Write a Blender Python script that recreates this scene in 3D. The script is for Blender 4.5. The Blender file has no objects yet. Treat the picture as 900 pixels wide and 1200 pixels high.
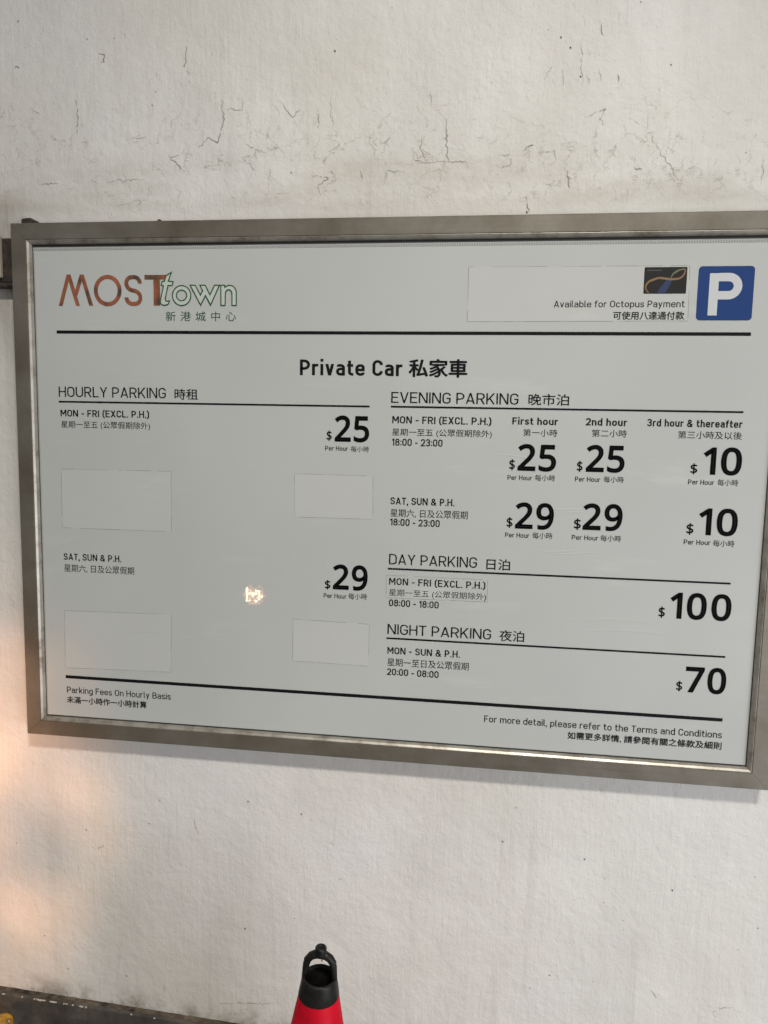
import bpy, bmesh, math, random
from mathutils import Vector, Matrix
random.seed(7)
S = bpy.context.scene
COL = S.collection

# ------------------------------------------------------------------ camera
D, HC = 1.35, 1.5                       # camera stands 1.35 m in front of the printed panel, 1.5 m up
RC = ((0.9913686554, 0.1295841715, 0.0199030532),
      (0.0337000241, -0.1051658617, -0.9938835193),
      (-0.1266984507, 0.9859757017, -0.1086251286))   # right / down / forward in world axes
cam = bpy.data.cameras.new('camera')
cam.sensor_fit = 'VERTICAL'; cam.sensor_height = 36.0; cam.lens = 36.0 * 866 / 1200
cam.clip_start = 0.02; cam.clip_end = 200
co = bpy.data.objects.new('camera', cam); COL.objects.link(co)
r, d, f = (Vector(v) for v in RC)
co.matrix_world = Matrix(((r.x, -d.x, -f.x, 0.0), (r.y, -d.y, -f.y, -D), (r.z, -d.z, -f.z, HC), (0, 0, 0, 1)))
S.camera = co

# ------------------------------------------------------------------ light
S.view_settings.view_transform = 'Standard'; S.view_settings.look = 'None'
S.view_settings.exposure = -0.14; S.view_settings.gamma = 1.0
w = bpy.data.worlds.new('World'); S.world = w; w.use_nodes = True
bg = w.node_tree.nodes['Background']
_wt = w.node_tree                                 # dim surroundings; bright band added all round to lift the panel's upper reflection
_tc = _wt.nodes.new('ShaderNodeTexCoord'); _sx = _wt.nodes.new('ShaderNodeSeparateXYZ'); _wr = _wt.nodes.new('ShaderNodeValToRGB'); _mr = _wt.nodes.new('ShaderNodeMapRange')
_wt.links.new(_tc.outputs['Generated'], _sx.inputs[0]); _wt.links.new(_sx.outputs['Z'], _mr.inputs['Value'])
_mr.inputs['From Min'].default_value = -0.4; _mr.inputs['From Max'].default_value = 0.6
_wt.links.new(_mr.outputs[0], _wr.inputs['Fac']); _wt.links.new(_wr.outputs['Color'], bg.inputs['Color'])
_el = _wr.color_ramp.elements
while len(_el) < 5: _el.new(0.5)
for _k, (_p, _v) in enumerate(((0.30, 0.06), (0.42, 0.10), (0.55, 0.60), (0.62, 0.60), (0.85, 0.10))):
    _el[_k].position = _p; _el[_k].color = (_v * 0.93, _v * 0.98, _v, 1)
bg.inputs['Strength'].default_value = 1.0

def aim(o, target):
    o.rotation_euler = (Vector(target) - o.location).to_track_quat('-Z', 'Y').to_euler()

def area(name, loc, target, sx, sy, power, color, spread=180):
    l = bpy.data.lights.new(name, 'AREA'); l.shape = 'RECTANGLE'; l.size = sx; l.size_y = sy
    l.energy = power; l.color = color; l.spread = math.radians(spread)
    o = bpy.data.objects.new(name, l); o.location = loc; COL.objects.link(o); aim(o, target)
    return o

def spot(name, loc, target, power, color, angle, blend, radius):
    l = bpy.data.lights.new(name, 'SPOT'); l.energy = power; l.color = color
    l.spot_size = math.radians(angle); l.spot_blend = blend; l.shadow_soft_size = radius
    o = bpy.data.objects.new(name, l); o.location = loc; COL.objects.link(o); aim(o, target)
    return o

area('ceiling_light', (0.62, -2.4, 3.85), (-0.35, 0, 0.20), 0.55, 0.20, 25, (1.0, 0.945, 0.845), 80)
area('daylight_from_entrance', (3.3, -4.0, 0.62), (0.6, 0, 0.2), 2.2, 1.2, 80, (0.97, 0.975, 1.0))
area('low_light_from_right', (2.0, -1.5, 0.30), (0.5, 0, 0.30), 1.0, 0.5, 18, (0.95, 0.965, 1.0))  # added fill to brighten the lower right of the wall
beam = spot('headlamp_beam', (-1.32, -2.5, 0.62), (-1.35, 0, 0.72), 250, (1.0, 0.46, 0.19), 32, 1.0, 0.05)
beam.data.use_nodes = True                       # the lens throws an uneven, blotchy beam
_t = beam.data.node_tree; _e = _t.nodes['Emission']; _n = _t.nodes.new('ShaderNodeTexNoise'); _c = _t.nodes.new('ShaderNodeTexCoord'); _r = _t.nodes.new('ShaderNodeMapRange')
_t.links.new(_c.outputs['Normal'], _n.inputs['Vector']); _n.inputs['Scale'].default_value = 11; _n.inputs['Detail'].default_value = 3
_r.inputs['From Min'].default_value = 0.36; _r.inputs['From Max'].default_value = 0.66; _r.inputs['To Min'].default_value = 0.25; _r.inputs['To Max'].default_value = 2.0
_t.links.new(_n.outputs['Fac'], _r.inputs['Value']); _t.links.new(_r.outputs[0], _e.inputs['Strength'])

# ------------------------------------------------------------------ materials
def mat(name, color, rough=0.5, metal=0.0, coat=0.0, coat_rough=0.05, spec=0.5):
    m = bpy.data.materials.new(name); m.use_nodes = True
    b = m.node_tree.nodes['Principled BSDF']
    b.inputs['Base Color'].default_value = (*color, 1); b.inputs['Roughness'].default_value = rough
    b.inputs['Metallic'].default_value = metal; b.inputs['Coat Weight'].default_value = coat
    b.inputs['Coat Roughness'].default_value = coat_rough; b.inputs['Specular IOR Level'].default_value = spec
    return m

class NT:
    """tiny helper to write node graphs"""
    def __init__(s, m): s.t = m.node_tree; s.b = s.t.nodes['Principled BSDF']
    def n(s, typ, **kw):
        o = s.t.nodes.new(typ)
        for k, v in kw.items():
            if k in o.inputs.keys(): s.inp(o.inputs[k], v)
            else: setattr(o, k, v)
        return o
    def inp(s, sock, v):
        if hasattr(v, 'links') or isinstance(v, bpy.types.NodeSocket): s.t.links.new(v, sock)
        else: sock.default_value = v
    def obj(s): return s.n('ShaderNodeTexCoord').outputs['Object']
    def map(s, scale=(1, 1, 1), rot=(0, 0, 0), loc=(0, 0, 0), vec=None):
        o = s.n('ShaderNodeMapping'); s.inp(o.inputs['Vector'], vec or s.obj())
        o.inputs['Scale'].default_value = scale; o.inputs['Rotation'].default_value = rot; o.inputs['Location'].default_value = loc
        return o.outputs['Vector']
    def noise(s, scale, detail=4, rough=0.55, vec=None, dist=0.0):
        o = s.n('ShaderNodeTexNoise'); s.inp(o.inputs['Vector'], vec or s.obj())
        o.inputs['Scale'].default_value = scale; o.inputs['Detail'].default_value = detail
        o.inputs['Roughness'].default_value = rough; o.inputs['Distortion'].default_value = dist
        return o.outputs['Fac']
    def ramp(s, fac, stops):
        o = s.n('ShaderNodeValToRGB'); s.inp(o.inputs['Fac'], fac); e = o.color_ramp.elements
        while len(e) < len(stops): e.new(0.5)
        for i, (p, c) in enumerate(stops):
            e[i].position = p; e[i].color = (*c, 1) if isinstance(c, tuple) else (c, c, c, 1)
        return o.outputs['Color']
    def mix(s, fac, a, b, mode='MIX'):
        o = s.n('ShaderNodeMix', data_type='RGBA', blend_type=mode)
        s.inp(o.inputs[0], fac)
        for k, v in ((6, a), (7, b)):
            if isinstance(v, tuple): o.inputs[k].default_value = (*v, 1)
            else: s.inp(o.inputs[k], v)
        return o.outputs[2]
    def math(s, op, a, b=0.0, clamp=False):
        o = s.n('ShaderNodeMath', operation=op, use_clamp=clamp)
        s.inp(o.inputs[0], a); s.inp(o.inputs[1], b)
        return o.outputs[0]
    def bump(s, h, strength=0.3, dist=0.001, normal=None):
        o = s.n('ShaderNodeBump'); s.inp(o.inputs['Height'], h)
        o.inputs['Strength'].default_value = strength; o.inputs['Distance'].default_value = dist
        if normal: s.inp(o.inputs['Normal'], normal)
        return o.outputs['Normal']
    def z(s):
        o = s.n('ShaderNodeSeparateXYZ'); s.inp(o.inputs[0], s.obj()); return o.outputs
    def band(s, v, a, b, c, d_):
        """1 between b and c, fading to 0 at a and d_"""
        o = s.n('ShaderNodeFloatCurve') if False else None
        up = s.n('ShaderNodeMapRange', interpolation_type='SMOOTHSTEP'); s.inp(up.inputs['Value'], v)
        up.inputs['From Min'].default_value = a; up.inputs['From Max'].default_value = b
        dn = s.n('ShaderNodeMapRange', interpolation_type='SMOOTHSTEP'); s.inp(dn.inputs['Value'], v)
        dn.inputs['From Min'].default_value = d_; dn.inputs['From Max'].default_value = c
        return s.math('MULTIPLY', up.outputs[0], dn.outputs[0])

def wall_material():
    m = mat('painted_plaster', (0.62, 0.6, 0.55), 0.62, spec=0.35); g = NT(m)
    x, y, z = g.z()
    blotch = g.noise(1.6, 6, 0.6)
    base = g.ramp(blotch, [(0.30, (0.60, 0.58, 0.54)), (0.52, (0.675, 0.665, 0.64)), (0.72, (0.71, 0.708, 0.695))])
    cloud = g.ramp(g.noise(4.5, 8, 0.65, g.map((1, 1, .45))), [(0.40, 0.93), (0.62, 1.0)])
    base = g.mix(1.0, base, cloud, 'MULTIPLY')
    v2 = g.n('ShaderNodeTexVoronoi'); v2.inputs['Scale'].default_value = 2.1
    g.inp(v2.inputs['Vector'], g.mix(0.25, g.map(loc=(1, 3, 2)), g.n('ShaderNodeTexNoise', Scale=3.0, Detail=6.0).outputs['Color']))
    tone = g.ramp(v2.outputs['Color'], [(0.2, (0.965, 0.955, 0.94)), (0.5, (1.0, 1.0, 1.0)), (0.85, (0.985, 0.975, 0.99))])
    base = g.mix(0.9, base, tone, 'MULTIPLY')
    fl = g.ramp(g.noise(1.0, 6, 0.7, g.map((150, 1, 17), loc=(5, 0, 5))), [(0.60, 0.0), (0.70, 1.0)])
    fm = g.ramp(g.noise(4.2, 4, 0.6, g.map(loc=(11, 0, 6))), [(0.50, 0.0), (0.64, 1.0)])
    base = g.mix(g.math('MULTIPLY', g.math('MULTIPLY', fl, fm), 0.55), base, (0.30, 0.275, 0.235))
    bare = g.ramp(g.noise(19, 6, 0.7, g.map((1, 1, .8), loc=(2, 0, 9))), [(0.66, 0.0), (0.70, 1.0)])
    base = g.mix(g.math('MULTIPLY', bare, 0.22), base, (0.80, 0.79, 0.77))
    # long vertical run marks where water has trickled down the paint
    runs = g.ramp(g.noise(1.0, 5, 0.6, g.map((26, 1, 0.9))), [(0.55, 0.0), (0.74, 1.0)])
    patch = g.ramp(g.noise(2.3, 3, 0.5, g.map(loc=(4, 0, 2))), [(0.45, 0.0), (0.62, 1.0)])
    base = g.mix(g.math('MULTIPLY', g.math('MULTIPLY', runs, patch), 0.26), base, (0.36, 0.335, 0.285))
    # grime line that follows the top of the sign, and a paler older-paint band
    grime = g.math('MULTIPLY', g.band(z, 1.895, 1.915, 1.965, 2.02), g.ramp(g.noise(1.0, 6, 0.65, g.map((5, 1, 16))), [(0.42, 0.0), (0.68, 1.0)]))
    base = g.mix(g.math('MULTIPLY', grime, 0.45), base, (0.40, 0.37, 0.31))
    # dark dirty corner at the upper left of the sign
    cd = g.math('MULTIPLY', g.band(x, -1.25, -1.1, -0.93, -0.86), g.band(z, 1.5, 1.80, 1.90, 1.98))
    cd = g.math('MULTIPLY', cd, g.ramp(g.noise(1.0, 5, 0.6, g.map((40, 1, 4))), [(0.35, 0.2), (0.6, 1.0)]))
    base = g.mix(g.math('MULTIPLY', cd, 0.6), base, (0.24, 0.21, 0.16))
    # dirt gathering just above the kerb
    sx = g.math('ADD', z, g.math('MULTIPLY', x, 0.035))
    kd = g.math('MULTIPLY', g.band(sx, 0.05, 0.10, 0.245, 0.30), g.ramp(g.noise(14, 7, 0.72), [(0.44, 0.05), (0.62, 1.0)]))
    base = g.mix(g.math('MULTIPLY', kd, 0.65), base, (0.15, 0.12, 0.085))
    # crazed paint: fine broken hairlines in small patches above the sign
    for sc_, lo_, off_, k_ in ((19, 0.018, (2.3, 0, 5.1), 0.72), (34, 0.034, (8.7, 0, 1.4), 0.66)):
        wv = g.mix(0.13, g.map((1, 1, .7), loc=off_), g.n('ShaderNodeTexNoise', Scale=22.0, Detail=8.0, Roughness=0.65).outputs['Color'])
        vc = g.n('ShaderNodeTexVoronoi', feature='DISTANCE_TO_EDGE'); vc.inputs['Scale'].default_value = sc_; g.inp(vc.inputs['Vector'], wv)
        ln = g.ramp(vc.outputs['Distance'], [(0.003, 1.0), (lo_, 0.0)])
        zone = g.math('MULTIPLY', g.band(z, 1.89, 1.93, 2.02, 2.14), g.ramp(g.noise(5.5, 4, 0.65, g.map(loc=off_)), [(0.44, 0.0), (0.56, 1.0)]))
        brk = g.ramp(g.noise(40, 5, 0.65, g.map(loc=off_)), [(0.46, 0.0), (0.58, 1.0)])
        base = g.mix(g.math('MULTIPLY', g.math('MULTIPLY', g.math('MULTIPLY', ln, zone), brk), k_), base, (0.27, 0.25, 0.21))
    lf = g.ramp(g.noise(1.0, 7, 0.75, g.map((55, 1, 34), loc=(4, 0, 8))), [(0.655, 0.0), (0.70, 1.0)])
    lz = g.math('MULTIPLY', g.band(z, 0.1, 0.3, 0.80, 0.95), g.ramp(g.noise(3.4, 3, 0.6, g.map(loc=(6, 0, 2))), [(0.42, 0.0), (0.58, 1.0)]))
    base = g.mix(g.math('MULTIPLY', g.math('MULTIPLY', lf, lz), 0.5), base, (0.26, 0.245, 0.22))
    # specks
    v = g.n('ShaderNodeTexVoronoi'); v.inputs['Scale'].default_value = 34; v.inputs['Randomness'].default_value = 1.0
    g.inp(v.inputs['Vector'], g.map((1, 1, 0.8)))
    sp = g.ramp(v.outputs['Distance'], [(0.03, 1.0), (0.075, 0.0)])
    sel = g.ramp(g.noise(11, 2, 0.5, g.map(loc=(7, 1, 3))), [(0.60, 0.0), (0.66, 1.0)])
    base = g.mix(g.math('MULTIPLY', g.math('MULTIPLY', sp, sel), 0.55), base, (0.22, 0.20, 0.17))
    g.inp(g.b.inputs['Base Color'], base)
    g.inp(g.b.inputs['Roughness'], g.ramp(blotch, [(0.3, 0.7), (0.7, 0.5)]))
    warp = g.mix(0.035, g.obj(), g.n('ShaderNodeTexNoise', Scale=7.0).outputs['Color'])
    brush = g.noise(1.0, 6, 0.7, g.map((115, 40, 9), vec=warp))
    area_m = g.ramp(g.noise(2.6, 4, 0.6, g.map(loc=(9, 2, 5))), [(0.36, 0.15), (0.62, 1.0)])
    lumps = g.noise(46, 6, 0.7)
    pits = g.ramp(g.noise(120, 3, 0.6, g.map((1, 1, .6))), [(0.26, 0.0), (0.36, 1.0)])
    h = g.math('ADD', g.math('MULTIPLY', g.math('MULTIPLY', brush, area_m), 0.6), g.math('MULTIPLY', lumps, 0.75))
    h = g.math('ADD', h, g.math('MULTIPLY', pits, 0.28))
    n = g.bump(h, 0.75, 0.0030)
    n = g.bump(g.noise(9, 6, 0.6), 0.45, 0.012, n)
    g.inp(g.b.inputs['Normal'], n)
    return m

def metal_material():
    m = mat('brushed_aluminium', (0.25, 0.235, 0.2), 0.45, 0.5, spec=0.4); g = NT(m)
    st = g.noise(1.0, 5, 0.6, g.map((3, 300, 300)))
    bl = g.noise(6, 6, 0.65)
    c = g.ramp(bl, [(0.30, (0.12, 0.10, 0.075)), (0.50, (0.17, 0.154, 0.128)), (0.72, (0.235, 0.218, 0.19))])
    v = g.n('ShaderNodeTexVoronoi'); v.inputs['Scale'].default_value = 130
    g.inp(v.inputs['Vector'], g.obj())
    sp = g.ramp(v.outputs['Distance'], [(0.06, 1.0), (0.13, 0.0)])
    sel = g.ramp(g.noise(7, 3, 0.6, g.map(loc=(2, 5, 9))), [(0.60, 0.0), (0.66, 1.0)])
    c = g.mix(g.math('MULTIPLY', g.math('MULTIPLY', sp, sel), 0.8), c, (0.62, 0.60, 0.56))
    g.inp(g.b.inputs['Base Color'], c)
    g.inp(g.b.inputs['Roughness'], g.ramp(st, [(0.3, 0.36), (0.7, 0.55)]))
    g.inp(g.b.inputs['Normal'], g.bump(st, 0.08, 0.0004))
    return m

def panel_material(name, c, lift=0.0):
    m = mat(name, c, 0.42, coat=0.6, coat_rough=0.017, spec=0.3); g = NT(m)
    bl = g.noise(2.2, 4, 0.5)
    k = tuple(v * 0.93 for v in c)
    col = g.ramp(bl, [(0.35, k), (0.65, c)])
    dust = g.ramp(g.noise(420, 2, 0.5), [(0.70, 0.0), (0.80, 1.0)])
    col = g.mix(g.math('MULTIPLY', dust, 0.2), col, (0.25, 0.24, 0.22))
    sm = g.ramp(g.noise(1.0, 5, 0.6, g.map((4, 1, 18), rot=(0, .12, 0))), [(0.60, 0.0), (0.72, 1.0)])
    col = g.mix(g.math('MULTIPLY', sm, 0.12), col, (0.75, 0.75, 0.73))
    g.inp(g.b.inputs['Base Color'], col)
    n = g.bump(g.noise(3.5, 2, 0.4), 0.10, 0.004)
    g.inp(g.b.inputs['Coat Normal'], n)
    return m

M_WALL = wall_material()
M_CRACK = mat('crack_dirt', (0.29, 0.27, 0.23), 0.9)
M_SPOT = mat('pinhole_dirt', (0.085, 0.075, 0.06), 0.9)
M_METAL = metal_material()
M_LIP = mat('lit_aluminium_lip', (0.40, 0.375, 0.335), 0.4, 0.5)  # paler than the rails: light caught by the lip is put into its colour
_g = NT(M_LIP); _g.inp(_g.b.inputs['Base Color'], _g.ramp(_g.noise(24, 7, 0.7), [(0.34, (0.19, 0.165, 0.13)), (0.5, (0.37, 0.345, 0.305)), (0.7, (0.46, 0.44, 0.40))]))
M_PANEL = panel_material('white_print_panel', (0.448, 0.463, 0.456))
M_PATCH = panel_material('white_sticker', (0.475, 0.486, 0.474))
M_EDGE = mat('sticker_edge_shade', (0.20, 0.195, 0.18), 0.8)  # painted shade for the sticker edges
M_INK = mat('black_print', (0.006, 0.006, 0.007), 0.6, spec=0.12)
M_INK2 = mat('soft_black_print', (0.014, 0.014, 0.015), 0.6, spec=0.12)
M_GREEN = mat('green_print', (0.022, 0.075, 0.035), 0.6, spec=0.15)
M_GFILL = mat('pale_green_print', (0.46, 0.51, 0.455), 0.5, spec=0.2)
M_BLUE = mat('blue_print', (0.006, 0.036, 0.155), 0.5, coat=0.25, spec=0.2)
M_WHITE = mat('white_print', (0.50, 0.52, 0.535), 0.4, coat=0.3)
M_CARD = mat('black_card_print', (0.012, 0.012, 0.011), 0.5, coat=0.2, spec=0.2)
M_GASKET = mat('black_rubber', (0.02, 0.02, 0.018), 0.7)
M_DOT = mat('grey_border_print', (0.26, 0.26, 0.255), 0.5)
M_DARKMETAL = mat('rusty_dark_metal', (0.075, 0.062, 0.05), 0.65, 0.3)
_g = NT(M_DARKMETAL); _g.inp(_g.b.inputs['Base Color'], _g.ramp(_g.noise(60, 5, 0.7), [(0.35, (0.022, 0.018, 0.016)), (0.7, (0.085, 0.068, 0.052))]))
M_PALEPLATE = mat('stained_pale_plate', (0.30, 0.26, 0.21), 0.6)
M_COPPER = mat('copper_print', (0.30, 0.10, 0.045), 0.35, 0.25, coat=0.3)
_g = NT(M_COPPER); _g.inp(_g.b.inputs['Base Color'], _g.ramp(_g.noise(34, 2, 0.5), [(0.36, (0.085, 0.05, 0.032)), (0.50, (0.27, 0.085, 0.035)), (0.68, (0.36, 0.12, 0.055))]))
def red_material():
    m = mat('red_cone_plastic', (0.56, 0.006, 0.02), 0.6, spec=0.08); g = NT(m)
    c = g.ramp(g.noise(14, 6, 0.65), [(0.30, (0.26, 0.003, 0.010)), (0.6, (0.47, 0.004, 0.018))])
    sc = g.ramp(g.noise(1.0, 4, 0.7, g.map((160, 160, 22))), [(0.68, 0.0), (0.78, 1.0)])
    c = g.mix(g.math('MULTIPLY', sc, 0.5), c, (0.55, 0.12, 0.13))
    g.inp(g.b.inputs['Base Color'], c); g.inp(g.b.inputs['Roughness'], g.ramp(g.noise(30, 4), [(0.3, 0.36), (0.7, 0.55)]))
    g.inp(g.b.inputs['Normal'], g.bump(g.noise(90, 3), 0.12, 0.001))
    return m
M_RED = red_material()
M_RUBBER = mat('black_cone_rubber', (0.012, 0.011, 0.011), 0.45, spec=0.3)
_g = NT(M_RUBBER)
_g.inp(_g.b.inputs['Base Color'], _g.ramp(_g.noise(70, 5, 0.7), [(0.4, (0.0035, 0.0035, 0.0035)), (0.7, (0.012, 0.0115, 0.011))]))
_g.inp(_g.b.inputs['Normal'], _g.bump(_g.noise(180, 3), 0.25, 0.0008))
def kerb_material():
    m = mat('dark_painted_concrete', (0.07, 0.065, 0.06), 0.75); g = NT(m)
    c = g.ramp(g.noise(9, 7, 0.7), [(0.33, (0.020, 0.0165, 0.0135)), (0.55, (0.058, 0.050, 0.042)), (0.74, (0.12, 0.105, 0.09))])
    g.inp(g.b.inputs['Base Color'], c); g.inp(g.b.inputs['Normal'], g.bump(g.noise(40, 6, 0.7), 0.5, 0.004))
    return m
M_KERB = kerb_material()
M_LEDGE = mat('dirty_ledge', (0.22, 0.18, 0.13), 0.85)
_g = NT(M_LEDGE); _g.inp(_g.b.inputs['Base Color'], _g.ramp(_g.noise(22, 7, 0.75), [(0.40, (0.018, 0.014, 0.010)), (0.56, (0.10, 0.078, 0.055)), (0.75, (0.24, 0.20, 0.15))]))
M_CHIP = mat('chipped_pale_edge', (0.40, 0.36, 0.31), 0.85)
def floor_material():
    m = mat('concrete_floor', (0.2, 0.19, 0.18), 0.7); g = NT(m)
    c = g.ramp(g.noise(3, 8, 0.65), [(0.3, (0.13, 0.125, 0.115)), (0.7, (0.27, 0.26, 0.245))])
    g.inp(g.b.inputs['Base Color'], c); g.inp(g.b.inputs['Normal'], g.bump(g.noise(60, 5), 0.3, 0.002))
    return m
M_FLOOR = floor_material()
M_YELLOW = mat('worn_yellow_paint', (0.55, 0.28, 0.02), 0.5)
_g = NT(M_YELLOW); _g.inp(_g.b.inputs['Base Color'], _g.ramp(_g.noise(45, 6, 0.7), [(0.38, (0.16, 0.085, 0.015)), (0.55, (0.52, 0.27, 0.02))]))
M_STUD = mat('bright_steel', (0.75, 0.74, 0.7), 0.25, 1.0)
M_LAMP = bpy.data.materials.new('lit_warm_lens'); M_LAMP.use_nodes = True
_b = M_LAMP.node_tree.nodes['Principled BSDF']; _b.inputs['Base Color'].default_value = (0.8, 0.6, 0.4, 1)
_b.inputs['Emission Color'].default_value = (1.0, 0.74, 0.46, 1); _b.inputs['Emission Strength'].default_value = 62
M_LAMP2 = M_LAMP.copy(); M_LAMP2.name = 'dim_warm_lens'
M_LAMP2.node_tree.nodes['Principled BSDF'].inputs['Emission Color'].default_value = (1.0, 0.42, 0.15, 1)
M_LAMP2.node_tree.nodes['Principled BSDF'].inputs['Emission Strength'].default_value = 13

# ------------------------------------------------------------------ object helpers
LOCAL = set()
def link(name, me, parent=None, mats=()):
    for m in mats: me.materials.append(m)
    o = bpy.data.objects.new(name, me); COL.objects.link(o)
    if parent is not None:
        o.parent = parent
        if parent.name not in LOCAL: o.matrix_parent_inverse = Matrix.Translation(-parent.location)   # geometry is in world metres
    return o
def obj(name, bm, m, parent=None, smooth=False):
    me = bpy.data.meshes.new(name); bm.normal_update(); bm.to_mesh(me); bm.free()
    if smooth:
        for p in me.polygons: p.use_smooth = True
    return link(name, me, parent, m if isinstance(m, (list, tuple)) else (m,))
def thing(name, label, cat, loc, group=None):
    o = bpy.data.objects.new(name, None); o.location = loc; o.empty_display_size = 0.05; COL.objects.link(o)
    return tag(o, label, cat, group)
def tag(o, label, cat, group=None, kind=None):
    o['label'] = label; o['category'] = cat
    if group: o['group'] = group
    if kind: o['kind'] = kind
    return o
def box(bm, x0, x1, y0, y1, z0, z1, mi=0):
    v = [bm.verts.new((x, y, z)) for x in (x0, x1) for y in (y0, y1) for z in (z0, z1)]
    for q in ((0, 1, 3, 2), (4, 6, 7, 5), (0, 4, 5, 1), (2, 3, 7, 6), (0, 2, 6, 4), (1, 5, 7, 3)):
        bm.faces.new([v[i] for i in q]).material_index = mi
    return v
def bevel(bm, width, seg=2):
    bmesh.ops.bevel(bm, geom=list(bm.edges), offset=width, segments=seg, affect='EDGES', profile=0.5)
def plate(bm, pts, y, mi=0):
    """flat face in the sign's plane, facing the viewer (-y)"""
    f = bm.faces.new([bm.verts.new((x, y, z)) for x, z in pts]); f.normal_update()
    if f.normal.y > 0: f.normal_flip()
    f.material_index = mi
    return f
def lathe(bm, prof, n=48, axis=(0, 0), cap0=False, cap1=False):
    rings = [[bm.verts.new((axis[0] + r_ * math.cos(2 * math.pi * k / n), axis[1] + r_ * math.sin(2 * math.pi * k / n), z)) for k in range(n)] for r_, z in prof]
    for a, b in zip(rings, rings[1:]):
        for k in range(n): bm.faces.new((a[k], a[(k + 1) % n], b[(k + 1) % n], b[k]))
    if cap0: bm.faces.new(list(reversed(rings[0])))
    if cap1: bm.faces.new(rings[-1])
def tube(bm, pts, radii, n=12, flat=1.0):
    """round bar through pts in the xz plane; flat squeezes it in y"""
    rings = []
    for i, p in enumerate(pts):
        p = Vector(p); a = Vector(pts[max(i - 1, 0)]); b = Vector(pts[min(i + 1, len(pts) - 1)])
        t = (b - a).normalized(); u = Vector((0, 1, 0)); v = t.cross(u).normalized()
        rings.append([bm.verts.new(p + radii[i] * (v * math.cos(2 * math.pi * k / n) + u * flat * math.sin(2 * math.pi * k / n))) for k in range(n)])
    for a, b in zip(rings, rings[1:]):
        for k in range(n): bm.faces.new((a[k], a[(k + 1) % n], b[(k + 1) % n], b[k]))
    bm.faces.new(list(reversed(rings[0]))); bm.faces.new(rings[-1])
    bmesh.ops.recalc_face_normals(bm, faces=bm.faces)

# ------------------------------------------------------------------ lettering: a narrow monoline sans drawn stroke by stroke
def fillet(pts, rad, closed):
    n = len(pts); out = []
    for i in range(n):
        p = Vector(pts[i])
        if not closed and i in (0, n - 1): out.append(p); continue
        a = Vector(pts[i - 1]); b = Vector(pts[(i + 1) % n]); r_ = rad[i] if isinstance(rad, (list, tuple)) else rad
        u = a - p; v = b - p; lu, lv = u.length, v.length
        if r_ <= 0 or lu < 1e-6 or lv < 1e-6: out.append(p); continue
        u /= lu; v /= lv; th = math.acos(max(-1, min(1, u.dot(v))))
        if th > 3.1: out.append(p); continue
        mu = lu * (0.5 if closed or 0 < i - 1 else 0.98); mv = lv * (0.5 if closed or i + 1 < n - 1 else 0.98)
        t = min(r_ / math.tan(th / 2), mu, mv); r2 = t * math.tan(th / 2)
        c = p + (u + v).normalized() * (r2 / math.sin(th / 2))
        s0 = p + u * t - c; s1 = p + v * t - c
        a0 = math.atan2(s0.y, s0.x); a1 = math.atan2(s1.y, s1.x); da = (a1 - a0 + math.pi) % (2 * math.pi) - math.pi
        k = max(3, int(abs(da) / 0.26))
        for j in range(k + 1):
            q = a0 + da * j / k; out.append(c + r2 * Vector((math.cos(q), math.sin(q))))
    res = [out[0]]
    for p in out[1:]:
        if (p - res[-1]).length > 1e-5: res.append(p)
    if closed and (res[0] - res[-1]).length < 1e-5: res.pop()
    return res
def ribbon(pts, wd, closed):
    n = len(pts); L = []; R = []
    for i in range(n):
        if closed: a, b = pts[i - 1], pts[(i + 1) % n]
        else: a, b = pts[max(i - 1, 0)], pts[min(i + 1, n - 1)]
        d0 = (pts[i] - a).normalized() if (pts[i] - a).length > 0 else (b - pts[i]).normalized()
        d1 = (b - pts[i]).normalized() if (b - pts[i]).length > 0 else d0
        t = (d0 + d1); t = t.normalized() if t.length > 1e-6 else d0
        nn = Vector((-t.y, t.x)); k = 1.0 / max(0.35, abs(nn.dot(Vector((-d0.y, d0.x)))))
        L.append(pts[i] + nn * wd / 2 * k); R.append(pts[i] - nn * wd / 2 * k)
    q = [[R[i], R[i + 1], L[i + 1], L[i]] for i in range(n - 1)]
    if closed: q.append([R[-1], R[0], L[0], L[-1]])
    return q
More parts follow.
